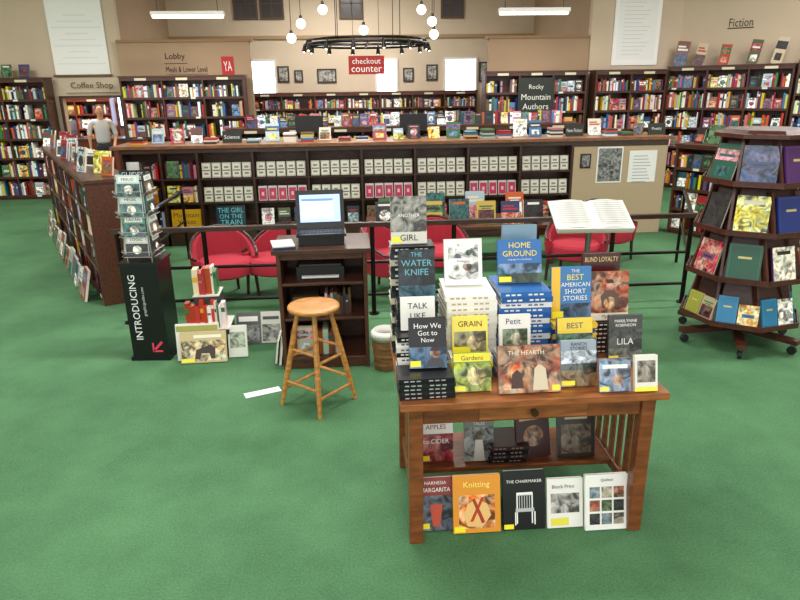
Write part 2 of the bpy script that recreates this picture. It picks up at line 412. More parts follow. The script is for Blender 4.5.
# coffee shop interior
bookcase('coffee_shop_shelf', 2.6, 1.9, .35, 3, 5, (-8.6, 17.25, 0), 0, seed=21, wood=(110, 50, 35))
b = B(); b.bx(0, 2.2, 0, .7, 0, .95, (120, 55, 40), 'wood'); b.bx(-.05, 2.25, -.05, .75, .95, 1.0, (60, 40, 30), 'wood'); b.bx(.3, .8, .2, .6, 1.0, 1.4, (150, 150, 155), 'metal')
b.finish('coffee_counter', (-7.4, 15.9, 0))
wallbox('wall_coffee_accent', -10.9, -4.62, 17.7, 17.79, 0, 2.9, wall_mat('red_paint', (130, 92, 78)))
for wx in (-7.3, -6.6, -5.7):
    wn += 1; b = B(); b.bx(wx-.25, wx+.25, 17.68, 17.699, 1.2, 2.3, (190, 215, 255), 'window'); b.bx(wx-.28, wx-.25, 17.66, 17.7, 1.17, 2.33, (90, 60, 50)); b.bx(wx+.25, wx+.28, 17.66, 17.7, 1.17, 2.33, (90, 60, 50)); b.bx(wx-.25, wx+.25, 17.66, 17.7, 1.17, 1.2, (90, 60, 50)); b.bx(wx-.25, wx+.25, 17.66, 17.7, 2.3, 2.33, (90, 60, 50)); b.finish('window_%d' % wn)

# ------------------------------------------------------------ centre ring: low display cases
CT = 1.37
wd = (66, 42, 30)
b = B(); t = .03; D = .34
xs = [-3.08, -2.58]+[-2.09+.7386*i for i in range(8)]
X0 = -3.10; X1 = 3.10; y0 = 8.95
b.bx(X0, X1, y0+D-.02, y0+D, 0, CT-.04, (84, 58, 42), 'wood')
for x in xs: b.bx(x-t/2, x+t/2, y0, y0+D-.02, 0, CT-.04, wd, 'wood')
rows = [.24, .60, .93]
for z in rows: b.bx(X0, X1, y0+.01, y0+D-.02, z-.025, z, wd, 'wood')
b.bx(X0, X1, y0-.005, y0+.01, CT-.1, CT-.04, wd, 'wood'); b.bx(X0, X1, y0+.0, y0+.02, 0, .2, wd, 'wood')
b.bx(X1, 4.45, y0, y0+.05, 0, CT-.04, (192, 168, 138), 'paint'); b.bx(X1, 4.45, y0-.01, y0, CT-.12, CT-.04, wd, 'wood')
b.bx(-3.2, 4.5, y0-.04, y0+.75, CT-.04, CT, (140, 92, 58), 'wood')
b.bx(-3.1, 4.45, y0+.68, y0+.71, 0, CT-.04, wd, 'wood')
case = b.finish('display_counter')
b = B(); r = random.Random(31)
for i in range(len(xs)-1):
    xa = xs[i]+.03; xb = xs[i+1]-.03
    if i < 2:
        for z in rows:
            if i == 1 and z == rows[0]: continue
            spines(b, xa, xb, y0+.02, z+.001, .24, .2, r, face=.5)
        continue
    for j, z in enumerate(rows):
        if i == 2 and j == 0: continue
        if j == 2: kind = 'w'
        elif j == 1: kind = 'p' if i in (3, 5, 7) else 'w'
        else: kind = 'b'
        n = 5 if kind != 'b' else 3
        for k in range(n):
            xc = xa+(xb-xa)*(k+.5)/n
            if kind == 'w':
                draw_book(b, lean(xc, y0+.03, z, 0, 10), .118, .2, .02, (196, 192, 174), [('r', .1, .9, .08, .92, (226, 223, 212), 'gloss'), ('r', .1, .9, .44, .52, (96, 90, 80), 'gloss'), ('r', .25, .75, .62, .76, (150, 135, 100), 'gloss'), ('r', .25, .75, .2, .34, (150, 135, 100), 'gloss')])
            elif kind == 'p':
                draw_book(b, lean(xc, y0+.03, z, 0, 10), .118, .2, .02, (212, 200, 200), [('r', .08, .92, .06, .86, (190, 36, 80), 'gloss'), ('r', .36, .64, .34, .58, (235, 180, 190), 'gloss')])
            else:
                c = r.choice([(30, 80, 90), (20, 40, 60), (190, 160, 40), (120, 60, 40), (40, 40, 45), (80, 100, 70)])
                draw_book(b, lean(xc, y0+.03, z, 0, 10), .17, .25, .02, c, rand_deco(r))
draw_book(b, lean(-2.33, y0+.03, .241, 0, 8), .40, .26, .02, (225, 170, 30), [('t', 'Mountain', .5, .7, .25, (90, 60, 30)), ('t', 'Voices', .5, .35, .25, (90, 60, 30))])
draw_book(b, lean(-1.72, y0+.03, .241, 0, 8), .4, .3, .02, (15, 50, 66), [('t', 'THE GIRL', .5, .78, .22, (120, 210, 220)), ('t', 'ON THE', .5, .5, .2, (120, 210, 220)), ('t', 'TRAIN', .5, .22, .24, (120, 210, 220))])
b.finish('shelved_books', parent=case)
def phot(b, w, z0, z1): b.bx(-w/2+.02, w/2-.02, -.002, 0, z0+.02, z1-.02, (130, 130, 130), 'art')
def note(b, w, z0, z1):
    for i in range(9): b.bx(-w*.35, w*(.15+.05*(i % 4)), -.002, 0, z1-.08-i*.045, z1-.07-i*.045, (175, 175, 185))
flat('photo_poster', 3.62, y0-.012, .74, 1.24, .37, phot, d=.01); flat('notice_sheet', 4.1, y0-.012, .74, 1.18, .4, note, d=.01)
flat('small_notice', 3.27, y0-.012, .95, 1.15, .15, phot, d=.01, frame=(40, 35, 30))
b = B(); r = random.Random(77); x = -3.0
while x < 4.3:
    q = r.random(); w = r.uniform(.13, .2)
    if q < .55: draw_book(b, lean(x+w/2, y0+r.uniform(.30, .4), CT, r.uniform(-.2, .2), 14), w, w*r.uniform(1.0, 1.3), .02, r.choice(PAL), rand_deco(r)); x += w+r.uniform(.03, .12)
    elif q < .7:
        b.at(T((x+.13, y0+.3, CT)) @ RX(-.15)); b.bx(-.13, .13, 0, .01, 0, .16, (35, 42, 38)); b.text(r.choice(['New Fiction', 'Travel', 'Cooking', 'Poetry', 'Science']), 0, -.002, .08, .05, .22, (225, 225, 220)); b.back(); x += .34
    else:
        for k in range(r.randint(2, 5)):
            c = r.choice(PAL); b.bx(x, x+.17, y0+.2, y0+.42, CT+k*.025, CT+k*.025+.023, c, 'gloss')
        x += .24
b.finish('counter_top_books', (0, 0, .001))
bookcase('low_bookcase', 6.4, 1.4, .5, 8, 4, (-2.2, 11.9, 0), 0, seed=41, wood=(80, 48, 34))
b = B()
spines(b, -1.9, 3.9, 12.05, 1.401, .24, .18, random.Random(42), face=.35, gap=.05)
b.finish('display_books')
for x in (-.6, .9):
    b = B(); b.bx(-.1, .1, -.07, .06, 0, .015, (30, 30, 32)); b.bx(-.02, .02, 0, .02, .015, .15, (30, 30, 32)); b.bx(-.2, .2, -.02, .0, .09, .33, (25, 25, 28)); b.bx(-.18, .18, .0, .002, .11, .31, (60, 70, 90))
    b.finish('till_monitor', (x, 9.6, CT))
WL = (-4.82, 10.60); WA = rad(-62.0)
bookcase('low_bookcase', 4.79, 1.27, .42, 6, 4, (*WL, 0), WA, seed=51, wood=(84, 46, 32), face=.25, crown=.03)
b = B(); r = random.Random(52); x = .1
while x < 4.5:
    w = r.uniform(.14, .2); draw_book(b, lean(x+w/2, r.uniform(.05, .25), 1.27, r.uniform(-.3, .8), 12), w, w*r.uniform(1.1, 1.45), .02, r.choice(PAL), rand_deco(r)); x += w+r.uniform(.02, .12)
b.finish('display_books', (*WL, .001), WA)
b = B(); r = random.Random(53); x = .3
while x < 4.6:
    w = r.uniform(.18, .28); draw_book(b, lean(x+w/2, -.16, 0, 0, 14), w, w*r.uniform(1.1, 1.4), .03, r.choice(PAL), rand_deco(r)); x += w+r.uniform(.02, .15)
b.finish('leaning_books', (*WL, .001), WA)
bookcase('low_bookcase', 2.9, 1.27, .4, 4, 4, (4.55, 8.9, 0), rad(-58), seed=54, wood=(78, 44, 30), face=.3, crown=.03)
b = B(); r = random.Random(55); x = .1
while x < 2.7:
    w = r.uniform(.14, .2); draw_book(b, lean(x+w/2, r.uniform(.1, .25), 1.27, r.uniform(-.3, .3), 12), w, w*1.3, .02, r.choice(PAL), rand_deco(r)); x += w+r.uniform(.05, .2)
b.finish('display_books', (4.55, 8.9, .001), rad(-58))
bookcase('low_bookcase', 2.6, 1.3, .4, 3, 4, (6.2, 10.6, 0), rad(-30), seed=56, wood=(78, 44, 30), face=.3, crown=.03)

# ------------------------------------------------------------ railing
b = B(); rc = (38, 30, 28); ry = 5.85
b.bx(-2.2, 3.3, ry-.03, ry+.03, .86, .9, (58, 38, 32), 'wood')
for i in range(8):
    x = -2.15+i*.769; b.cyl((x, ry, 0), (x, ry, .86), .022, .022, 10, rc, 'metal'); b.cyl((x, ry, 0), (x, ry, .012), .05, .05, 12, rc, 'metal')
for z in (.2, .52): b.cyl((-2.15, ry, z), (3.23, ry, z), .016, .016, 8, rc, 'metal')
b.path([(3.23, ry, .87), (3.9, 7.3, .87)], .022, rc); b.path([(3.23, ry, .5), (3.9, 7.3, .5)], .012, rc); b.cyl((3.9, 7.3, 0), (3.9, 7.3, .88), .018, .018, 10, rc, 'metal')
b.path([(-2.15, ry, .87), (-2.15, 8.2, .87)], .022, rc); b.path([(-2.15, ry, .5), (-2.15, 8.2, .5)], .012, rc); b.cyl((-2.15, 8.2, 0), (-2.15, 8.2, .88), .018, .018, 10, rc, 'metal')
b.finish('railing')

# ------------------------------------------------------------ red armchairs
def chair(x, y, rz):
    b = B(); c = (158, 32, 50)
    n = 14; pts = []
    for i in range(n+1):
        a = rad(-25+230*i/n)
        hgt = .46+.24*max(0, math.sin(a))**.8
        pts.append((math.cos(a), math.sin(a), hgt))
    ro, ri = .32, .25
    vs = []
    for (ca, sa, h) in pts: vs += [(ca*ro, sa*ro, .24), (ca*(ro+.03), sa*(ro+.04), h), (ca*(ri+.03), sa*(ri+.04), h), (ca*ri, sa*ri, .24)]
    fs = []
    for i in range(n):
        o = i*4
        for k in range(4): fs.append((o+k, o+4+k, o+4+(k+1) % 4, o+(k+1) % 4))
    fs += [(0, 1, 2, 3), (n*4, n*4+3, n*4+2, n*4+1)]
    b.add(vs, fs, c, 'cloth')
    b.lathe([(0, .26), (.24, .26), (.28, .28), (.28, .40), (.25, .43), (0, .435)], 20, (176, 40, 58), 'cloth')
    # wooden rim and legs
    rim = [(ca*(ro+.012), sa*(ro+.015), h+.012) for (ca, sa, h) in pts]
    b.path(rim, .016, (60, 34, 26), 'wood', 8)
    for a in (-20, 60, 120, 200):
        ca, sa = math.cos(rad(a)), math.sin(rad(a)); b.cyl((ca*.30, sa*.30, .30), (ca*.32, sa*.32, 0), .022, .016, 8, (60, 34, 26), 'wood')
    return b.finish('red_armchair', (x, y, 0), rz, bevel=.01)
for px, Y, rz in ((226, 6.40, 20), (276, 6.5, 330), (395, 6.55, 60), (440, 6.75, 10), (575, 6.9, 340), (606, 7.7, 20)):
    x, y = rm((px-400)/640*Y/.965, Y); chair(x, y, rad(rz))
def rtable(x, y, w, d):
    b = B(); c = (88, 52, 36)
    b.bx(-w/2, w/2, -d/2, d/2, .46, .5, c, 'wood'); b.bx(-w/2+.05, w/2-.05, -d/2+.05, d/2-.05, .39, .46, c, 'wood')
    for sx in (-1, 1):
        for sy in (-1, 1): b.bx(sx*(w/2-.08)-.03, sx*(w/2-.08)+.03, sy*(d/2-.08)-.03, sy*(d/2-.08)+.03, 0, .39, c, 'wood')
    return b.finish('reading_table', (x, y, 0), 0, bevel=.004)
rtable(1.30, 7.75, 2.3, .8)
b = B(); r = random.Random(61); x = .25
while x < 2.3:
    w = r.uniform(.18, .26); draw_book(b, lean(x+w/2, 7.42+r.uniform(0, .1), .5, 0, 12), w, w*r.uniform(1.15, 1.4), .02, r.choice([(30, 50, 100), (200, 170, 60), (230, 225, 210), (130, 60, 40), (60, 70, 60), (40, 60, 70)]), rand_deco(r)); x += w+r.uniform(.02, .1)
x = .3
while x < 2.2:
    w = r.uniform(.18, .24); draw_book(b, lean(x+w/2, 7.78, .5, 0, 12), w, w*1.45, .02, r.choice(PAL), rand_deco(r)); x += w+r.uniform(.05, .3)
b.finish('table_books', (0, 0, .001))

# ------------------------------------------------------------ front display table
b = B(); ok = (150, 88, 46); okd = (126, 70, 36)
xa, xb, ya, yb = .17, 1.39, 2.50, 3.30
b.bx(xa, xb, ya, yb, .735, .77, ok, 'wood')
for lx in (xa+.04, xb-.105):
    for ly in (ya+.04, yb-.105): b.bx(lx, lx+.065, ly, ly+.065, 0, .735, okd, 'wood')
b.bx(xa+.105, xb-.105, ya+.055, ya+.075, .64, .735, okd, 'wood'); b.bx(xa+.105, xb-.105, yb-.075, yb-.055, .64, .735, okd, 'wood')
b.bx(xa+.36, xb-.36, ya+.047, ya+.055, .65, .725, ok, 'wood')
b.cyl((.78, ya+.047, .688), (.78, ya+.02, .688), .012, .018, 12, (90, 60, 35), 'metal')
for sx in (xa+.055, xb-.09):
    b.bx(sx, sx+.03, ya+.105, yb-.105, .64, .735, okd, 'wood'); b.bx(sx, sx+.03, ya+.105, yb-.105, .16, .22, okd, 'wood')
    for k in range(5):
        yy = ya+.2+k*(yb-ya-.43)/4; b.bx(sx+.008, sx+.022, yy-.025, yy+.025, .22, .64, okd, 'wood')
b.bx(xa+.085, xb-.09, 2.84, yb-.1, .19, .215, okd, 'wood')
b.finish('display_table', bevel=.004)

W_, K_, Y_ = (245, 243, 238), (22, 22, 26), (240, 215, 40)
YS = ('r', .02, .3, .03, .15, (250, 235, 50), 'gloss')
def S(*a, **k): return stack(*a, **k)
S(.11, 2.64, .77, .25, .16, .10, 5, [K_, (30, 30, 34)], txt=(170, 170, 170))
S(.08, 2.86, .77, .20, .14, .21, 8, [W_, K_, (230, 228, 220)])
S(.08, 3.01, .77, .20, .14, .33, 11, [K_, (24, 34, 44)])
S(.06, 3.17, .77, .22, .15, .57, 17, [(40, 50, 60), K_, (200, 190, 170)])
S(.33, 2.82, .77, .20, .10, .11, 4, [Y_, (230, 228, 220)])
S(.335, 3.06, .77, .245, .30, .37, 13, [W_, (238, 236, 228)], txt=(185, 165, 140))
S(.60, 3.07, .77, .25, .30, .38, 14, [(40, 90, 160), (50, 105, 175), (225, 225, 225)])
S(.55, 2.84, .77, .2, .12, .11, 4, [(30, 80, 150), (225, 225, 220)])
S(.83, 2.84, .77, .2, .12, .12, 5, [(60, 60, 60), (70, 120, 160)])
S(.845, 3.07, .77, .22, .28, .21, 8, [(30, 70, 140), (240, 200, 60)])
S(1.07, 3.15, .77, .22, .2, .17, 7, [(60, 35, 30), (90, 40, 35), (40, 30, 30)])
solo(.125, 2.66, .872, .17, .23, K_, [('t', 'How We', .5, .84, .1, W_), ('t', 'Got to', .5, .70, .1, W_), ('t', 'Now', .5, .56, .09, W_), ('r', .0, 1, 0, .42, (50, 100, 140), 'art'), ('p', [(.45, .02), (.95, .02), (.9, .16), (.78, .2), (.6, .2), (.48, .14)], (60, 60, 70)), ('o', .69, .3, .14, (200, 140, 110)), ('p', [(.56, .34), (.82, .34), (.78, .42), (.6, .42)], (50, 35, 30)), YS], tilt=14)
solo(.325, 2.62, .77, .17, .175, (110, 150, 60), [('r', .0, 1, .0, .75, (150, 170, 60), 'art'), ('o', .6, .4, .25, (225, 205, 120)), ('r', 0, 1, .78, 1, (240, 225, 60), 'gloss'), ('t', 'Gardens', .5, .88, .12, (80, 90, 30)), YS], tilt=16)
solo(.33, 2.79, .882, .17, .18, (240, 225, 90), [('r', .05, .95, .05, .6, (150, 140, 90), 'art'), ('o', .6, .3, .2, (220, 190, 120)), ('t', 'GRAIN', .5, .8, .15, (120, 40, 30)), ('r', .02, .5, .03, .2, (250, 235, 50), 'gloss')], tilt=14)
solo(.58, 2.60, .77, .285, .215, (120, 70, 45), [('r', 0, 1, 0, 1, (160, 105, 70), 'art'), ('r', .08, .5, .08, .6, (190, 120, 60), 'art'), ('p', [(.55, .05), (.8, .05), (.76, .5), (.66, .62), (.58, .5)], (215, 200, 170)), ('o', .67, .65, .05, (180, 130, 100)), ('p', [(.2, .1), (.4, .1), (.38, .4), (.3, .5), (.22, .4)], (70, 40, 30)), ('t', 'THE HEARTH', .45, .85, .09, (240, 230, 205)), ('r', .86, .98, .03, .15, (250, 235, 50), 'gloss')], tilt=16)
solo(.815, 2.66, .77, .165, .215, (150, 165, 180), [('r', 0, 1, .0, .35, (140, 110, 66), 'art'), ('r', 0, 1, .35, .5, (90, 100, 96), 'art'), ('r', 0, 1, .5, .78, (190, 200, 215), 'art'), ('t', 'RANCH', .5, .92, .07, (70, 50, 50)), ('t', 'STORIES', .5, .83, .07, (70, 50, 50)), ('r', .02, .4, .03, .13, (250, 235, 50), 'gloss')], tilt=12)
solo(.965, 2.60, .77, .145, .15, (150, 120, 110), [('r', .0, 1, .0, 1, (130, 150, 180), 'art'), ('o', .6, .35, .18, (200, 150, 120)), ('r', .1, .9, .7, .82, W_, 'gloss'), YS], tilt=16)
solo(1.105, 2.60, .77, .105, .165, (230, 228, 220), [('r', .1, .9, .25, .85, (150, 135, 120), 'art'), ('r', .0, 1, .0, .12, (250, 235, 50), 'gloss')], tilt=14)
solo(.83, 2.81, .892, .17, .15, (30, 60, 110), [('r', 0, 1, .5, 1, (235, 205, 60), 'gloss'), ('t', 'BEST', .5, .75, .18, (30, 60, 110)), ('r', .0, 1, .0, .48, (90, 130, 100), 'art')], tilt=14)
solo(.545, 2.81, .882, .15, .18, (235, 232, 225), [('t', 'Petit', .45, .82, .15, (40, 60, 110)), ('r', .1, .9, .1, .62, (120, 140, 110), 'art'), ('o', .55, .35, .2, (200, 190, 160)), YS], tilt=12)
solo(1.115, 2.92, .77, .17, .24, (60, 62, 60), [('r', 0, 1, 0, .3, (110, 112, 100), 'art'), ('r', 0, 1, .3, .7, (70, 76, 74), 'art'), ('t', 'MARILYNNE', .5, .88, .06, W_), ('t', 'ROBINSON', .5, .79, .06, W_), ('t', 'LILA', .5, .45, .13, W_), YS], tilt=10)
solo(.85, 2.99, .98, .2, .26, (50, 120, 180), [('r', 0, .22, 0, 1, (240, 190, 50), 'gloss'), ('t', 'THE', .6, .92, .06, W_), ('t', 'BEST', .6, .80, .11, (250, 225, 80)), ('t', 'AMERICAN', .6, .66, .08, W_), ('t', 'SHORT', .6, .53, .09, W_), ('t', 'STORIES', .6, .40, .09, W_), ('r', .24, 1, .04, .3, (40, 80, 120), 'art'), YS], tilt=10)
solo(1.07, 3.07, .94, .195, .25, (165, 70, 40), [('r', .0, 1, .0, 1, (176, 100, 50), 'art'), ('p', [(.3, .25), (.7, .25), (.75, .5), (.6, .62), (.4, .62), (.25, .5)], (90, 60, 50)), ('o', .5, .72, .11, (190, 130, 100)), ('p', [(.4, .76), (.6, .76), (.58, .84), (.42, .84)], (50, 30, 25)), ('o', .5, .36, .16, (210, 140, 60)), ('r', 0, 1, 0, .15, (240, 232, 215), 'gloss'), ('t', 'My Table', .5, .075, .08, (120, 40, 30))], tilt=10)
solo(1.05, 3.19, .94, .2, .32, (70, 30, 30), [('t', 'BLIND LOYALTY', .5, .9, .08, (235, 210, 150)), ('r', .1, .9, .1, .7, (110, 80, 60), 'art')], tilt=4)
solo(.32, 3.06, 1.141, .19, .23, W_, [('r', .1, .9, .12, .88, (225, 225, 220), 'art'), ('o', .35, .6, .1, (110, 110, 150)), ('o', .6, .4, .12, (150, 110, 90)), ('o', .65, .7, .08, (90, 120, 110)), ('r', .25, .75, .45, .58, W_, 'gloss'), ('t', 'florilegium', .5, .51, .06, (60, 60, 80))], tilt=14)
solo(.60, 3.05, 1.151, .22, .215, (45, 110, 180), [('r', 0, 1, 0, .22, (60, 80, 60), 'art'), ('r', 0, 1, .22, .45, (90, 130, 170), 'art'), ('t', 'HOME', .5, .87, .13, (250, 225, 70)), ('t', 'GROUND', .5, .68, .13, (250, 225, 70)), ('t', 'Language for a Landscape', .5, .54, .05, W_), ('r', .02, .3, .03, .15, (250, 235, 50), 'gloss')], tilt=14)
solo(.085, 2.86, .981, .165, .16, W_, [('t', 'TALK', .5, .74, .17, (30, 30, 30)), ('t', 'LIKE', .5, .44, .17, (30, 30, 30)), ('t', 'TED', .5, .16, .14, (180, 30, 30))], tilt=10)
solo(.085, 3.0, 1.101, .18, .235, (20, 26, 34), [('r', 0, 1, 0, 1, (30, 42, 52), 'art'), ('t', 'THE', .5, .9, .09, (110, 180, 195)), ('t', 'WATER', .5, .72, .13, (110, 180, 195)), ('t', 'KNIFE', .5, .53, .13, (110, 180, 195)), ('r', 0, 1, 0, .25, (40, 90, 110), 'art')], tilt=10)
solo(.05, 3.13, 1.341, .18, .235, (214, 212, 200), [('r', .0, 1, .25, 1, (140, 138, 130), 'art'), ('t', 'ANOTHER', .5, .6, .07, W_), ('t', 'GIRL', .5, .13, .13, (40, 40, 40)), YS], tilt=10)
solo(.62, 3.2, 1.151, .18, .26, (120, 150, 170), [('r', .1, .9, .2, .7, (190, 190, 180), 'art')], tilt=6)
F_ = 2.64
solo(.165, F_, 0, .165, .27, (140, 60, 60), [('r', .0, 1, .0, .66, (95, 100, 115), 'art'), ('t', 'NARNESIA', .5, .9, .06, W_), ('t', 'MARGARITA', .5, .77, .08, W_), ('p', [(.4, .08), (.62, .08), (.7, .5), (.32, .5)], (190, 80, 60)), ('r', .05, .3, .04, .14, (250, 235, 50), 'gloss')], tilt=14)
solo(.365, F_-.02, 0, .235, .29, (228, 150, 50), [('r', .12, .88, .08, .66, (225, 140, 60), 'art'), ('p', [(.3, .12), (.62, .1), (.8, .3), (.72, .5), (.5, .6), (.3, .5), (.22, .3)], (235, 190, 120)), ('p', [(.35, .2), (.42, .2), (.66, .62), (.6, .62)], (190, 60, 40)), ('p', [(.6, .16), (.67, .18), (.46, .6), (.4, .58)], (170, 60, 40)), ('t', 'Knitting', .5, .83, .13, (250, 240, 120)), ('r', .02, .25, .02, .12, (250, 235, 50), 'gloss')], tilt=14)
ch = [('r', .32, .35, .1, .62, W_, 'gloss'), ('r', .68, .71, .1, .62, W_, 'gloss'), ('r', .3, .74, .3, .36, (190, 190, 190), 'gloss'), ('r', .32, .7, .58, .63, W_, 'gloss')]+[('r', .38+i*.06, .4+i*.06, .36, .6, (190, 190, 190), 'gloss') for i in range(5)]+[('r', .28, .31, .08, .3, W_, 'gloss'), ('r', .74, .77, .08, .3, W_, 'gloss'), ('t', 'THE CHAIRMAKER', .5, .82, .05, W_), ('r', .02, .25, .02, .1, (250, 235, 50), 'gloss')]
solo(.60, F_, 0, .21, .3, (25, 24, 26), ch, tilt=14)
solo(.805, F_+.01, 0, .18, .25, (238, 236, 230), [('r', .1, .9, .3, .7, (170, 165, 160), 'art'), ('t', 'Block Print', .45, .84, .07, (60, 60, 60)), ('r', .1, .6, .05, .2, (235, 225, 80), 'gloss')], tilt=14)
solo(1.005, F_-.01, 0, .215, .28, (242, 240, 236), [('r', .1+.28*i, .34+.28*i, .1+.24*j, .3+.24*j, [(60, 60, 60), (150, 90, 60), (120, 140, 150), (90, 110, 70), (170, 160, 140)][(i*2+j) % 5], 'art') for i in range(3) for j in range(3)]+[('t', 'Quilted', .5, .9, .06, (90, 90, 90))], tilt=14)
G_ = 2.92
solo(.18, G_, .215, .18, .22, W_, [('r', 0, 1, .0, .68, (170, 40, 35), 'art'), ('t', 'APPLES', .5, .85, .11, (160, 40, 40)), ('t', 'to CIDER', .5, .5, .11, W_), ('r', .05, .3, .03, .15, (250, 235, 50), 'gloss')], tilt=12)
solo(.405, G_, .215, .155, .23, (120, 125, 120), [('r', 0, 1, 0, .8, (130, 134, 130), 'art'), ('p', [(.3, 0), (.7, 0), (.62, .5), (.38, .5)], (200, 195, 185)), ('o', .5, .6, .14, (90, 70, 60)), ('t', 'TALES', .5, .88, .07, (230, 230, 230))], tilt=12)
solo(.70, G_+.02, .215, .19, .24, (60, 28, 32), [('o', .5, .5, .3, (150, 110, 80)), ('r', .1, .9, .86, .92, (190, 160, 110), 'gloss')], tilt=14, rz=.2)
solo(.92, G_+.02, .215, .2, .24, (45, 38, 34), [('r', .1, .9, .1, .75, (110, 90, 70), 'art'), ('r', .2, .8, .86, .92, (190, 180, 150), 'gloss')], tilt=14)
S(.55, 3.0, .215, .2, .2, .1, 4, [K_, (60, 40, 40)], txt=(130, 120, 110))

# ------------------------------------------------------------ standing computer desk
b = B(); dc = (84, 48, 34); w2, dd = .335, .5
b.bx(-w2-.03, w2+.03, -.03, dd, .93, .965, (70, 42, 32), 'wood')
for sx in (-w2, w2-.03): b.bx(sx, sx+.03, 0, dd-.03, 0, .93, dc, 'wood')
b.bx(-w2+.03, w2-.03, dd-.05, dd-.03, .06, .93, dc, 'wood')
for z in (.09, .42, .70): b.bx(-w2+.03, w2-.03, .01, dd-.05, z-.022, z, dc, 'wood')
b.bx(-w2+.03, w2-.03, .01, .03, .88, .93, dc, 'wood'); b.bx(-w2+.03, w2-.03, .02, .04, 0, .068, dc, 'wood')
desk = b.finish('computer_desk', (-.255, 4.62, 0), 0, bevel=.004)
b = B(); b.bx(-.2, .16, .1, .4, .70, .80, (35, 35, 38), 'gloss'); b.bx(-.16, .12, .07, .1, .72, .735, (230, 230, 230)); b.bx(-.18, .14, .12, .38, .80, .815, (70, 70, 74), 'gloss'); b.finish('printer', parent=desk)
b = B(); r = random.Random(8)
for i in range(5): b.bx(-.28+.01*i, -.05, .08, .38, .42+i*.03, .448+i*.03, r.choice([(90, 70, 55), (200, 190, 170), (50, 50, 60)]), 'gloss')
spines(b, .0, .28, .06, .421, .22, .2, r, pal=[(90, 60, 45), (210, 205, 190), (60, 50, 50), (130, 80, 50)], face=0); spines(b, -.28, .1, .06, .091, .24, .2, r, pal=[(60, 50, 45), (130, 80, 50), (200, 190, 170)]); b.finish('shelf_books', parent=desk)
# laptop on a small plinth
b = B(); b.bx(-.17, .17, -.05, .19, 0, .07, (30, 28, 28), 'gloss')
b.bx(-.185, .185, -.07, .19, .07, .09, (24, 24, 27), 'gloss')
b.at(T((0, .17, .09)) @ RX(-.22)); b.bx(-.185, .185, 0, .018, 0, .29, (22, 23, 26), 'gloss'); b.bx(-.155, .155, -.002, 0, .045, .255, (150, 175, 225), 'glow'); b.bx(-.14, .1, -.003, -.002, .07, .225, (225, 232, 245), 'glow'); b.bx(-.14, .1, -.004, -.003, .205, .225, (90, 120, 190), 'glow'); b.back()
for j in range(4):
    for i in range(12): b.bx(-.16+i*.027, -.138+i*.027, -.02+j*.027, .002+j*.027, .09, .094, (55, 55, 60))
b.finish('laptop_computer', (-.255, 4.76, .966), .05)
b = B(); b.bx(-.08, .08, -.11, .11, 0, .02, (35, 55, 95), 'gloss'); b.bx(-.085, .075, -.115, .1, .02, .03, (225, 225, 220), 'gloss'); b.finish('desk_books', (-.54, 4.72, .966), .2)
b = B(); draw_book(b, T((0, 0, .001)) @ RZ(rad(-90)) @ RX(-rad(8)), .30, .24, .02, (225, 222, 215), [('r', .1, .9, .2, .8, (170, 170, 160), 'art')]); draw_book(b, T((-.035, .01, .001)) @ RZ(rad(-90)) @ RX(-rad(8)), .26, .2, .02, (90, 95, 100), [('r', .1, .9, .2, .8, (130, 140, 150), 'art')])
b.finish('leaning_books', (-.64, 4.85, .004), 0)

# ------------------------------------------------------------ bar stool
b = B(); sc = (196, 134, 68); sr = .175; sh = .72
b.lathe([(0, sh-.035), (sr-.03, sh-.035), (sr-.005, sh-.028), (sr, sh-.015), (sr-.004, sh-.003), (sr-.02, sh), (.05, sh-.006), (0, sh-.007)], 28, sc, 'wood')
ft = []
for a in (0, 90, 180, 270):
    a = rad(a+2); c_, s_ = math.cos(a), math.sin(a); top = Vector((c_*.105, s_*.105, sh-.035)); bot = Vector((c_*.255, s_*.255, 0)); ft.append((top, bot))
    for t0, t1, r0, r1 in ((0, .3, .013, .019), (.3, .7, .019, .019), (.7, 1, .019, .013)): b.cyl(top.lerp(bot, t0), top.lerp(bot, t1), r0, r1, 12, sc, 'wood')
for i in range(4):
    for tt in ((.40, .74) if i % 2 == 0 else (.48, .82)):
        b.cyl(ft[i][0].lerp(ft[i][1], tt), ft[(i+1) % 4][0].lerp(ft[(i+1) % 4][1], tt), .011, .011, 10, sc, 'wood')
b.finish('bar_stool', (*rm(-.578, 4.04), 0), rad(2))

# ------------------------------------------------------------ wastebasket
b = B(); wc = (172, 118, 80)
b.lathe([(0, .012), (.085, .012), (.085, 0), (.088, 0), (.110, .28), (.115, .285), (.110, .295), (.103, .29), (.082, .02)], 24, wc, 'wood')
for z in (.05, .12, .19, .25):
    rr = .088+.0243*z/.30; b.lathe([(rr, z-.012), (rr+.006, z), (rr, z+.012)], 24, (140, 90, 58), 'wood')
b.lathe([(0.108, .28), (.116, .25), (.114, .30), (.095, .32), (.1, .25)], 20, (225, 222, 215))
b.finish('wastebasket', (.205, 4.60, 0))

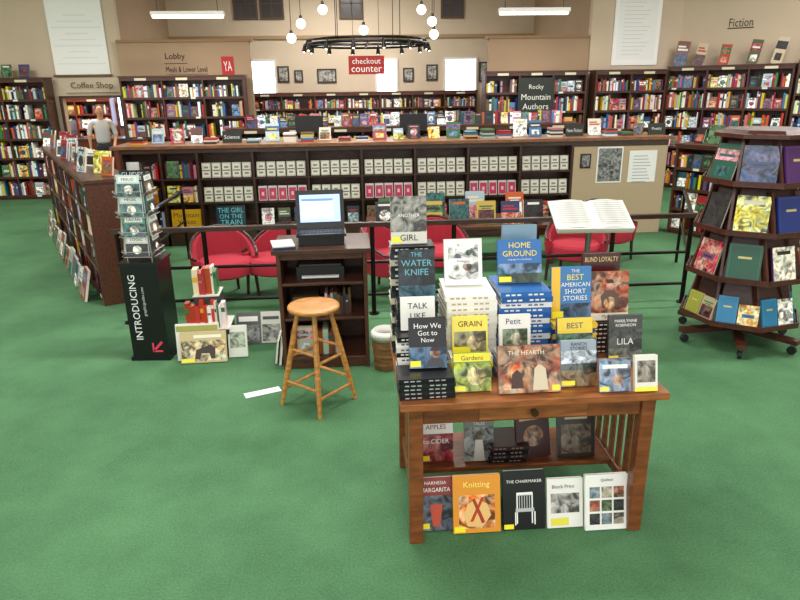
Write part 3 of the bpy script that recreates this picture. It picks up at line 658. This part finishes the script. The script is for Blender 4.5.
# ------------------------------------------------------------ black floor stand with wire book rack
b = B()
b.bx(-.145, .145, -.145, .145, .03, .80, (16, 16, 18), 'gloss'); b.bx(-.16, .16, -.16, .16, 0, .03, (16, 16, 18), 'gloss'); b.bx(-.155, .155, -.155, .155, .80, .82, (24, 24, 26), 'gloss')
b.at(T((0, -.147, .45)) @ RY(rad(-90))); b.text('INTRODUCING', .0, 0, .07, .055, .60, (245, 245, 245)); b.text('graphicguides.com', .05, 0, -.005, .03, .45, (210, 210, 210)); b.back()
b.add([(.02, -.147, .07), (.10, -.147, .07), (.10, -.147, .085), (.045, -.147, .085), (.11, -.147, .15), (.095, -.147, .165), (.035, -.147, .10), (.035, -.147, .15), (.02, -.147, .15)], [(0, 1, 2, 3), (3, 4, 5, 6), (0, 6, 7, 8)], (225, 60, 90))
st = b.finish('floor_display_stand', (*rm(-2.03, 4.95), 0), rad(-4), bevel=.003)
b = B()
for x in (-.095, .095):
    for y in (-.095, .095): b.cyl((x, y, .82), (x, y, 1.48), .005, .005, 8, (190, 190, 190), 'metal')
r = random.Random(91)
cols = [(210, 210, 205), (60, 110, 100), (225, 225, 220), (90, 140, 120), (230, 230, 225), (60, 60, 60), (200, 220, 215)]
names = ['LOGIC', 'LACAN', 'HEGEL', 'FREUD']
for j in range(4):
    z = .86+j*.155
    for ai, a in enumerate((0, 90, 180, 270)):
        M0 = RZ(rad(a))
        b.M = M0
        for zz in (0, .04): b.path([(-.105, -.13, z+zz), (.105, -.13, z+zz)], .003, (190, 190, 190))
        for q in (-.105, .105): b.path([(q, -.13, z+.04), (q*.9, -.095, z)], .003, (190, 190, 190))
        b.M = Matrix.Identity(4)
        c = r.choice(cols); k = r.choice([(60, 110, 100), (50, 50, 55), (110, 80, 60), (70, 110, 110)])
        draw_book(b, M0 @ T((0, -.122, z+.004)) @ RX(-.12), .17, .165 if j < 3 else .16, .015, c, [('r', .0, 1, .0, .6, k, 'art'), ('o', .5, .32, .2, (225, 220, 205)), ('r', .1, .9, .68, .92, (240, 240, 235), 'gloss'), ('t', names[(j+ai) % 4], .5, .8, .14, (30, 50, 50))])
b.bx(-.1, .1, -.1, .1, 1.44, 1.45, (30, 30, 32)); b.bx(-.1, .1, -.004, .004, 1.45, 1.51, (30, 30, 32)); b.text('GUIDES', 0, -.006, 1.48, .035, .17, (230, 230, 230))
b.finish('wire_book_rack', (0, 0, 0), parent=st)

# ------------------------------------------------------------ book riser next to it
b = B(); b.bx(-.17, .17, 0, .3, 0, .24, (60, 60, 62), 'paint'); b.bx(-.1, .1, .08, .3, .24, .50, (60, 60, 62), 'paint')
b.bx(-.175, .175, -.01, .31, .24, .248, (210, 205, 195)); b.bx(-.105, .105, .07, .31, .50, .508, (210, 205, 195))
o = b.finish('step_riser', (*rm(-1.56, 4.84), 0), rad(2))
b = B(); r = random.Random(14)
pl = [(190, 60, 40), (235, 230, 220), (160, 60, 40), (220, 210, 190), (90, 110, 80)]
spines(b, -.17, .17, -.005, .249, .25, .08, r, pl, 0, 0)
spines(b, -.17, .17, .085, .249, .25, .0001, r, pl, 0, 0) if False else None
spines(b, -.1, .1, .08, .509, .25, .13, r, pl, 0, 0)
draw_book(b, lean(-.03, -.12, 0, 0, 14, .03), .36, .25, .03, (200, 180, 130), [('r', .02, .98, .05, .72, (190, 165, 110), 'art'), ('p', [(.3, .12), (.42, .12), (.45, .3), (.62, .3), (.66, .12), (.74, .12), (.76, .45), (.66, .58), (.5, .5), (.34, .42)], (60, 40, 30)), ('r', .3, .9, .8, .9, (240, 235, 210), 'gloss'), YS], )
draw_book(b, lean(.23, -.04, 0, 0, 12, .03), .15, .26, .03, (225, 225, 215), [('r', .1, .9, .3, .8, (150, 160, 140), 'art')])
draw_book(b, lean(-.08, -.05, .0, 0, 8, .03), .34, .30, .03, (230, 228, 220), [('r', .02, .98, .8, .95, (160, 160, 80), 'gloss')])
b.finish('riser_books', parent=o)
b = B(); draw_book(b, lean(-.08, 0, 0, 0, 14), .2, .27, .02, (90, 90, 90), [('r', .05, .95, .1, .6, (140, 140, 138), 'art'), ('r', .1, .9, .72, .88, W_, 'gloss')]); draw_book(b, lean(.11, .01, 0, 0, 14), .17, .27, .02, (215, 212, 200), [('r', .05, .95, .05, .6, (150, 150, 140), 'art'), ('r', .1, .9, .75, .85, (60, 60, 60), 'gloss')])
b.finish('leaning_books', (-.86, 5.18, .001), 0)
b = B(); b.bx(-.13, .13, -.04, .04, 0, .0015, (240, 240, 238)); b.bx(-.1, .1, -.01, .01, .0015, .0018, (205, 205, 210)); b.finish('paper_slip', (-.71, 4.25, .001), .38)

# ------------------------------------------------------------ dictionary stand with open book
b = B(); lc = (120, 118, 112)
b.cyl((0, 0, .03), (0, 0, 1.10), .022, .022, 14, lc, 'metal'); b.cyl((0, 0, 0), (0, 0, .03), .2, .18, 24, lc, 'metal')
b.at(T((0, 0, 1.14)) @ RX(rad(24))); b.bx(-.28, .28, -.19, .19, -.02, 0, (205, 200, 190)); b.bx(-.28, .28, -.20, -.185, 0, .025, (205, 200, 190))
n = 10
for sgn in (-1, 1):
    prof = []
    for i in range(n+1):
        q = i/n; prof.append((sgn*q*.29, .010+.026*math.sin(math.pi*min(1, q*1.15)*.8)*(1-q*.55)+(.0 if q > 0.05 else -.009)))
    vs = [(x, -.18, z) for x, z in prof]+[(x, .18, z) for x, z in prof]+[(x, -.18, .001) for x, z in prof]+[(x, .18, .001) for x, z in prof]
    m = n+1; fs = [(i, i+1, m+i+1, m+i) for i in range(n)]+[(i, i+1, 2*m+i+1, 2*m+i) for i in range(n)]+[(m+i, m+i+1, 3*m+i+1, 3*m+i) for i in range(n)]+[(n, m+n, 3*m+n, 2*m+n)]
    b.add(vs, fs, (214, 212, 206), 'paint', False)
    for i in range(11): b.add([(sgn*.04, .15-i*.028, .043), (sgn*.25, .15-i*.028, .038), (sgn*.25, .141-i*.028, .038), (sgn*.04, .141-i*.028, .043)], [(0, 1, 2, 3)], (172, 172, 172))
b.back(); b.finish('dictionary_stand', (*rm(1.45, 4.8), 0), rad(-4))

# ------------------------------------------------------------ revolving book tower
b = B(); tw = (76, 36, 27); r = random.Random(29)
for a in range(0, 360, 60):
    c_, s_ = math.cos(rad(a)), math.sin(rad(a)); b.at(RZ(rad(a))); b.bx(.0, .5, -.035, .035, .09, .13, tw, 'wood'); b.back()
    b.cyl((c_*.46, s_*.46, .06), (c_*.46, s_*.46, .09), .01, .01, 8, (120, 120, 120), 'metal'); b.cyl((c_*.46-s_*.014, s_*.46+c_*.014, .035), (c_*.46+s_*.014, s_*.46-c_*.014, .035), .034, .034, 14, (20, 20, 20), 'paint')
b.cyl((0, 0, .13), (0, 0, 1.74), .14, .14, 8, tw, 'wood', smooth=False)
cov = [(25, 80, 60), (30, 50, 120), (40, 100, 60), (90, 92, 94), (170, 66, 40), (150, 150, 60), (35, 120, 165), (80, 40, 100), (140, 40, 50), (215, 205, 188), (30, 30, 34), (170, 160, 130), (20, 100, 85), (60, 130, 150), (190, 120, 60)]
tiers = [(.23, .425), (.60, .42), (.97, .405), (1.34, .385)]
for z, Rb in tiers:
    b.cyl((0, 0, z), (0, 0, z+.018), Rb+.05, Rb+.05, 8, tw, 'wood', smooth=False)
    b.cyl((0, 0, z+.018), (0, 0, z+.345), Rb-.02, Rb-.12, 8, (60, 28, 22), 'wood', smooth=False)
    for k in range(8):
        a = 22.5+45*k; ap = (Rb+.05)*math.cos(rad(22.5)); wf = 2*(Rb+.05)*math.sin(rad(22.5))
        M0 = RZ(rad(a+90))
        b.M = M0 @ T((0, -ap, 0)); b.bx(-wf/2, wf/2, 0, .012, z+.018, z+.042, tw, 'wood')
        b.M = M0 @ T((-wf/2+.02, -ap+.03, z+.018)) @ RX(rad(-16)); b.bx(-.01, .01, 0, .05, 0, .34, tw, 'wood')
        items = [(-wf*.03, r.uniform(.19, .25))] if r.random() < .55 else [(-wf*.21, wf*.4), (wf*.21, wf*.4)]
        for (xo, bw) in items:
            c = r.choice(cov); dec = rand_deco(r) if r.random() < .45 else [('r', .05, .95, .04, .96, tuple(min(255, v+26) for v in c), 'gloss'), ('r', .07, .93, .055, .945, c, 'gloss'), ('r', .3, .7, .6, .66, (200, 180, 120), 'gloss')]
            hh = min(.285, bw*r.uniform(1.2, 1.6))
            b.M = Matrix.Identity(4); draw_book(b, M0 @ T((xo, -ap+.02, z+.024)) @ RX(rad(-15)), bw, hh, .02, c, dec)
        b.M = Matrix.Identity(4)
b.cyl((0, 0, 1.69), (0, 0, 1.72), .39, .39, 8, tw, 'wood', smooth=False); b.cyl((0, 0, 1.72), (0, 0, 1.745), .33, .31, 8, tw, 'wood', smooth=False)
b.finish('revolving_book_tower', (*rm(2.86, 5.10), 0), rad(-22.5-45+12))

# ------------------------------------------------------------ lights
LE = 160
def area(name, parent, loc, sx, sy, e, col=(1, .985, .95)):
    l = bpy.data.lights.new(name, 'AREA'); l.shape = 'RECTANGLE'; l.size = sx; l.size_y = sy; l.energy = e; l.color = col
    o = bpy.data.objects.new(name, l); bpy.context.scene.collection.objects.link(o); o.location = loc; o.parent = parent; return o
for x in (-6.5, 0, 6.5):  # unseen overhead fixtures, added as fill light for the room
    for y in (0, 4.5, 9, 15.5):
        b = B(); b.bx(-1.2, 1.2, -.35, .35, .03, .1, (235, 235, 230)); b.bx(-1.15, 1.15, -.3, .3, .012, .03, (255, 250, 240), 'glow')
        o = b.finish('added_fill_fixture', (x, y, CH-.1)); area('lamp', o, (0, 0, 0), 2.3, .6, LE*(.7 if y == 0 else 1.2 if y > 8 else 1))
def fluor(x, y, z):
    b = B(); b.bx(-.6, .6, -.09, .09, .02, .08, (235, 232, 225))
    for q in (-.04, .04): b.cyl((-.58, q, .0), (.58, q, .0), .02, .02, 10, (255, 250, 235), 'lamp')
    for q in (-.5, .5): b.cyl((q, 0, .08), (q, 0, CH-z), .006, .006, 6, (60, 60, 60))
    o = b.finish('fluorescent_light', (x, y, z)); area('lamp', o, (0, 0, -.03), 1.1, .15, 40)
fluor(-2.68, 12.0, 3.24); fluor(3.15, 11.6, 3.22)
def pend(X, z):
    b = B(); b.ball((0, 0, 0), .072, (255, 246, 225), 'lamp'); b.cyl((0, 0, .07), (0, 0, .12), .028, .02, 12, (50, 45, 40), 'metal'); b.cyl((0, 0, .12), (0, 0, CH-z), .005, .005, 6, (40, 35, 32), 'metal')
    b.finish('globe_pendant', (X+.77, 10.97, z))
for X, z in ((-1.66, 2.82), (-1.50, 3.03), (-1.15, 3.23), (-.52, 2.93), (.40, 3.22), (.57, 3.05), (.60, 2.86)): pend(X, z)
# iron ring chandelier
b = B(); ic = (35, 32, 32); n = 32
for rr, zz in ((1.0, 0), (.96, .06)):
    pts = [(rr*math.cos(2*math.pi*i/n), rr*math.sin(2*math.pi*i/n), zz) for i in range(n+1)]; b.path(pts, .02, ic, 'metal', 6)
for i in range(14):
    a = 2*math.pi*i/14; c_, s_ = math.cos(a), math.sin(a); b.path([(c_, s_, 0), (c_*.96, s_*.96, .06)], .012, ic)
    b.cyl((c_, s_, 0), (c_*1.02, s_*1.02, -.10), .025, .04, 10, ic, 'metal'); b.ball((c_*1.02, s_*1.02, -.095), .018, (255, 240, 210), 'lamp', 8)
for a in (60, 120, 240, 300): b.path([(.96*math.cos(rad(a)), .96*math.sin(rad(a)), .06), (.96*math.cos(rad(a)), .96*math.sin(rad(a)), CH-2.73)], .006, ic)
b.path([(-1, 0, 0), (1, 0, 0)], .014, ic); b.path([(0, -1, 0), (0, 1, 0)], .014, ic)
b.finish('ring_chandelier', (.30, 11.2, 2.73))
cl = B(); cl.lathe([(0, 0), (.15, 0), (.2, .08), (.0, .1)], 16, (255, 240, 220), 'lamp'); o = cl.finish('added_coffee_shop_fill', (-5.8, 15.6, CH-.1)); area('lamp', o, (0, 0, -.05), .8, .8, 130)  # unseen lamp added to brighten the coffee shop interior

# ------------------------------------------------------------ person
def skin(name, pts, edges, radii, col, parent=None, sub=2, root=0):
    me = bpy.data.meshes.new(name); me.from_pydata(pts, edges, [])
    ob = bpy.data.objects.new(name, me); bpy.context.scene.collection.objects.link(ob)
    ob.modifiers.new('skin', 'SKIN'); s = ob.modifiers.new('sub', 'SUBSURF'); s.levels = sub; s.render_levels = sub
    if not me.skin_vertices:
        bpy.context.view_layer.objects.active = ob
        try: bpy.ops.mesh.customdata_skin_add()
        except Exception: pass
    sv = me.skin_vertices[0].data
    for i, rr in enumerate(radii):
        sv[i].radius = rr if isinstance(rr, tuple) else (rr, rr); sv[i].use_root = (i == root)
    m, nt, p, N, L = newmat(name+'_material'); p.inputs['Base Color'].default_value = lin(col); p.inputs['Roughness'].default_value = .8; me.materials.append(m)
    if parent: ob.parent = parent
    return ob
P = bpy.data.objects.new('man_standing', None); bpy.context.scene.collection.objects.link(P)
P.location = (-5.42, 14.85, 0); P.rotation_euler = (0, 0, rad(25))
SK = (196, 150, 122)
skin('shirt', [(0, 0, .95), (0, 0, 1.1), (0, -.01, 1.28), (0, 0, 1.42), (.19, 0, 1.43), (.25, .02, 1.25), (.27, 0, 1.13), (-.19, 0, 1.43), (-.25, .02, 1.25), (-.27, 0, 1.13), (0, 0, 1.49)],
     [(0, 1), (1, 2), (2, 3), (3, 4), (4, 5), (5, 6), (3, 7), (7, 8), (8, 9), (3, 10)], [(.17, .12), (.155, .115), (.175, .125), (.13, .1), .065, .055, .05, .065, .055, .05, .06], (196, 202, 212), parent=P)
skin('trousers', [(0, 0, 1.0), (0, 0, .9), (.09, 0, .85), (.11, 0, .48), (.12, .02, .08), (-.09, 0, .85), (-.11, -.02, .48), (-.12, 0, .08)],
     [(0, 1), (1, 2), (2, 3), (3, 4), (1, 5), (5, 6), (6, 7)], [(.16, .115), (.165, .12), .095, .068, .055, .095, .068, .055], (44, 48, 62), parent=P)
for sx in (-1, 1):
    yo = .02 if sx > 0 else 0
    skin('shoe_%s' % ('r' if sx > 0 else 'l'), [(sx*.12, yo+.05, .05), (sx*.12, yo-.05, .045), (sx*.125, yo-.16, .035)], [(0, 1), (1, 2)], [.045, .045, .033], (30, 26, 24), parent=P)
    e = Vector((sx*.27, 0, 1.13)); wv = Vector((sx*.2, -.2, .98)) if sx > 0 else Vector((sx*.28, -.06, .88))
    d = (wv-e).normalized(); pts = [e+Vector((0, 0, .05)), e, wv, wv+d*.05, wv+d*.09]; ed = [(0, 1), (1, 2), (2, 3), (3, 4)]; rd = [.04, .042, .026, (.036, .018), (.038, .016)]
    perp = d.orthogonal().normalized()
    skin('forearm_%s' % ('r' if sx > 0 else 'l'), [tuple(p) for p in pts], ed, rd, SK, parent=P)
    nrm = d.cross(perp)
    for fi, (o_, ln) in enumerate(((-.027, .068), (-.009, .078), (.009, .074), (.027, .058))):
        p0_ = wv+d*.07+perp*o_; p1_ = p0_+d*(.02+ln*.45); p2_ = p1_+(d*.8+nrm*.5).normalized()*ln*.35; p3_ = p2_+(d*.5+nrm*.8).normalized()*ln*.3
        skin('finger_%d_%s' % (fi+1, 'r' if sx > 0 else 'l'), [tuple(q) for q in (p0_, p1_, p2_, p3_)], [(0, 1), (1, 2), (2, 3)], [.009, .0088, .008, .007], SK, parent=P, sub=1)
    q0 = wv+d*.035+perp*-.025; q1 = q0+(d*.6-perp*.8).normalized()*.035; q2 = q1+(d*.9-perp*.2+nrm*.3).normalized()*.03
    skin('thumb_%s' % ('r' if sx > 0 else 'l'), [tuple(q) for q in (q0, q1, q2)], [(0, 1), (1, 2)], [.012, .0105, .009], SK, parent=P, sub=1)
b = B(); b.cyl((0, 0, 1.44), (0, -.01, 1.58), .06, .055, 16, SK)
b.ball((0, -.015, 1.655), .1, SK, 'paint', 20, (.78, .95, 1.18)); b.ball((0, -.045, 1.59), .055, SK, 'paint', 14, (.85, .9, .8))
b.ball((0, .012, 1.69), .102, (62, 44, 34), 'cloth', 20, (.84, .95, .98))
b.add([(-.014, -.105, 1.625), (.014, -.105, 1.625), (0, -.135, 1.628), (0, -.107, 1.67)], [(0, 1, 2), (0, 2, 3), (1, 3, 2)], SK, 'paint', True)
for sx in (-1, 1):
    b.ball((sx*.03, -.1, 1.66), .011, (245, 245, 245), 'gloss', 10); b.ball((sx*.03, -.109, 1.66), .005, (40, 30, 25), 'gloss', 8); b.ball((sx*.079, .0, 1.645), .026, SK, 'paint', 10, (.4, .8, 1.2)); b.bx(sx*.03-.015, sx*.03+.015, -.112, -.106, 1.678, 1.683, (60, 42, 32))
b.ball((0, -.1, 1.592), .02, (160, 90, 85), 'paint', 10, (1, .4, .3))
b.finish('head', parent=P)

# ------------------------------------------------------------ world + camera
w = bpy.data.worlds.new('World'); bpy.context.scene.world = w; w.use_nodes = True
w.node_tree.nodes['Background'].inputs['Color'].default_value = (1, .985, .97, 1); w.node_tree.nodes['Background'].inputs['Strength'].default_value = 1.7
cam = bpy.data.cameras.new('Camera'); cam.lens = 28.8; cam.sensor_width = 36; cam.clip_end = 100
co = bpy.data.objects.new('Camera', cam); bpy.context.scene.collection.objects.link(co)
co.matrix_world = T((0, 0, 2.1)) @ RZ(-TH) @ RX(rad(90-18.57)) @ RZ(rad(-.8))
bpy.context.scene.camera = co
bpy.context.scene.view_settings.view_transform = 'Standard'
bpy.context.scene.view_settings.exposure = 0.05
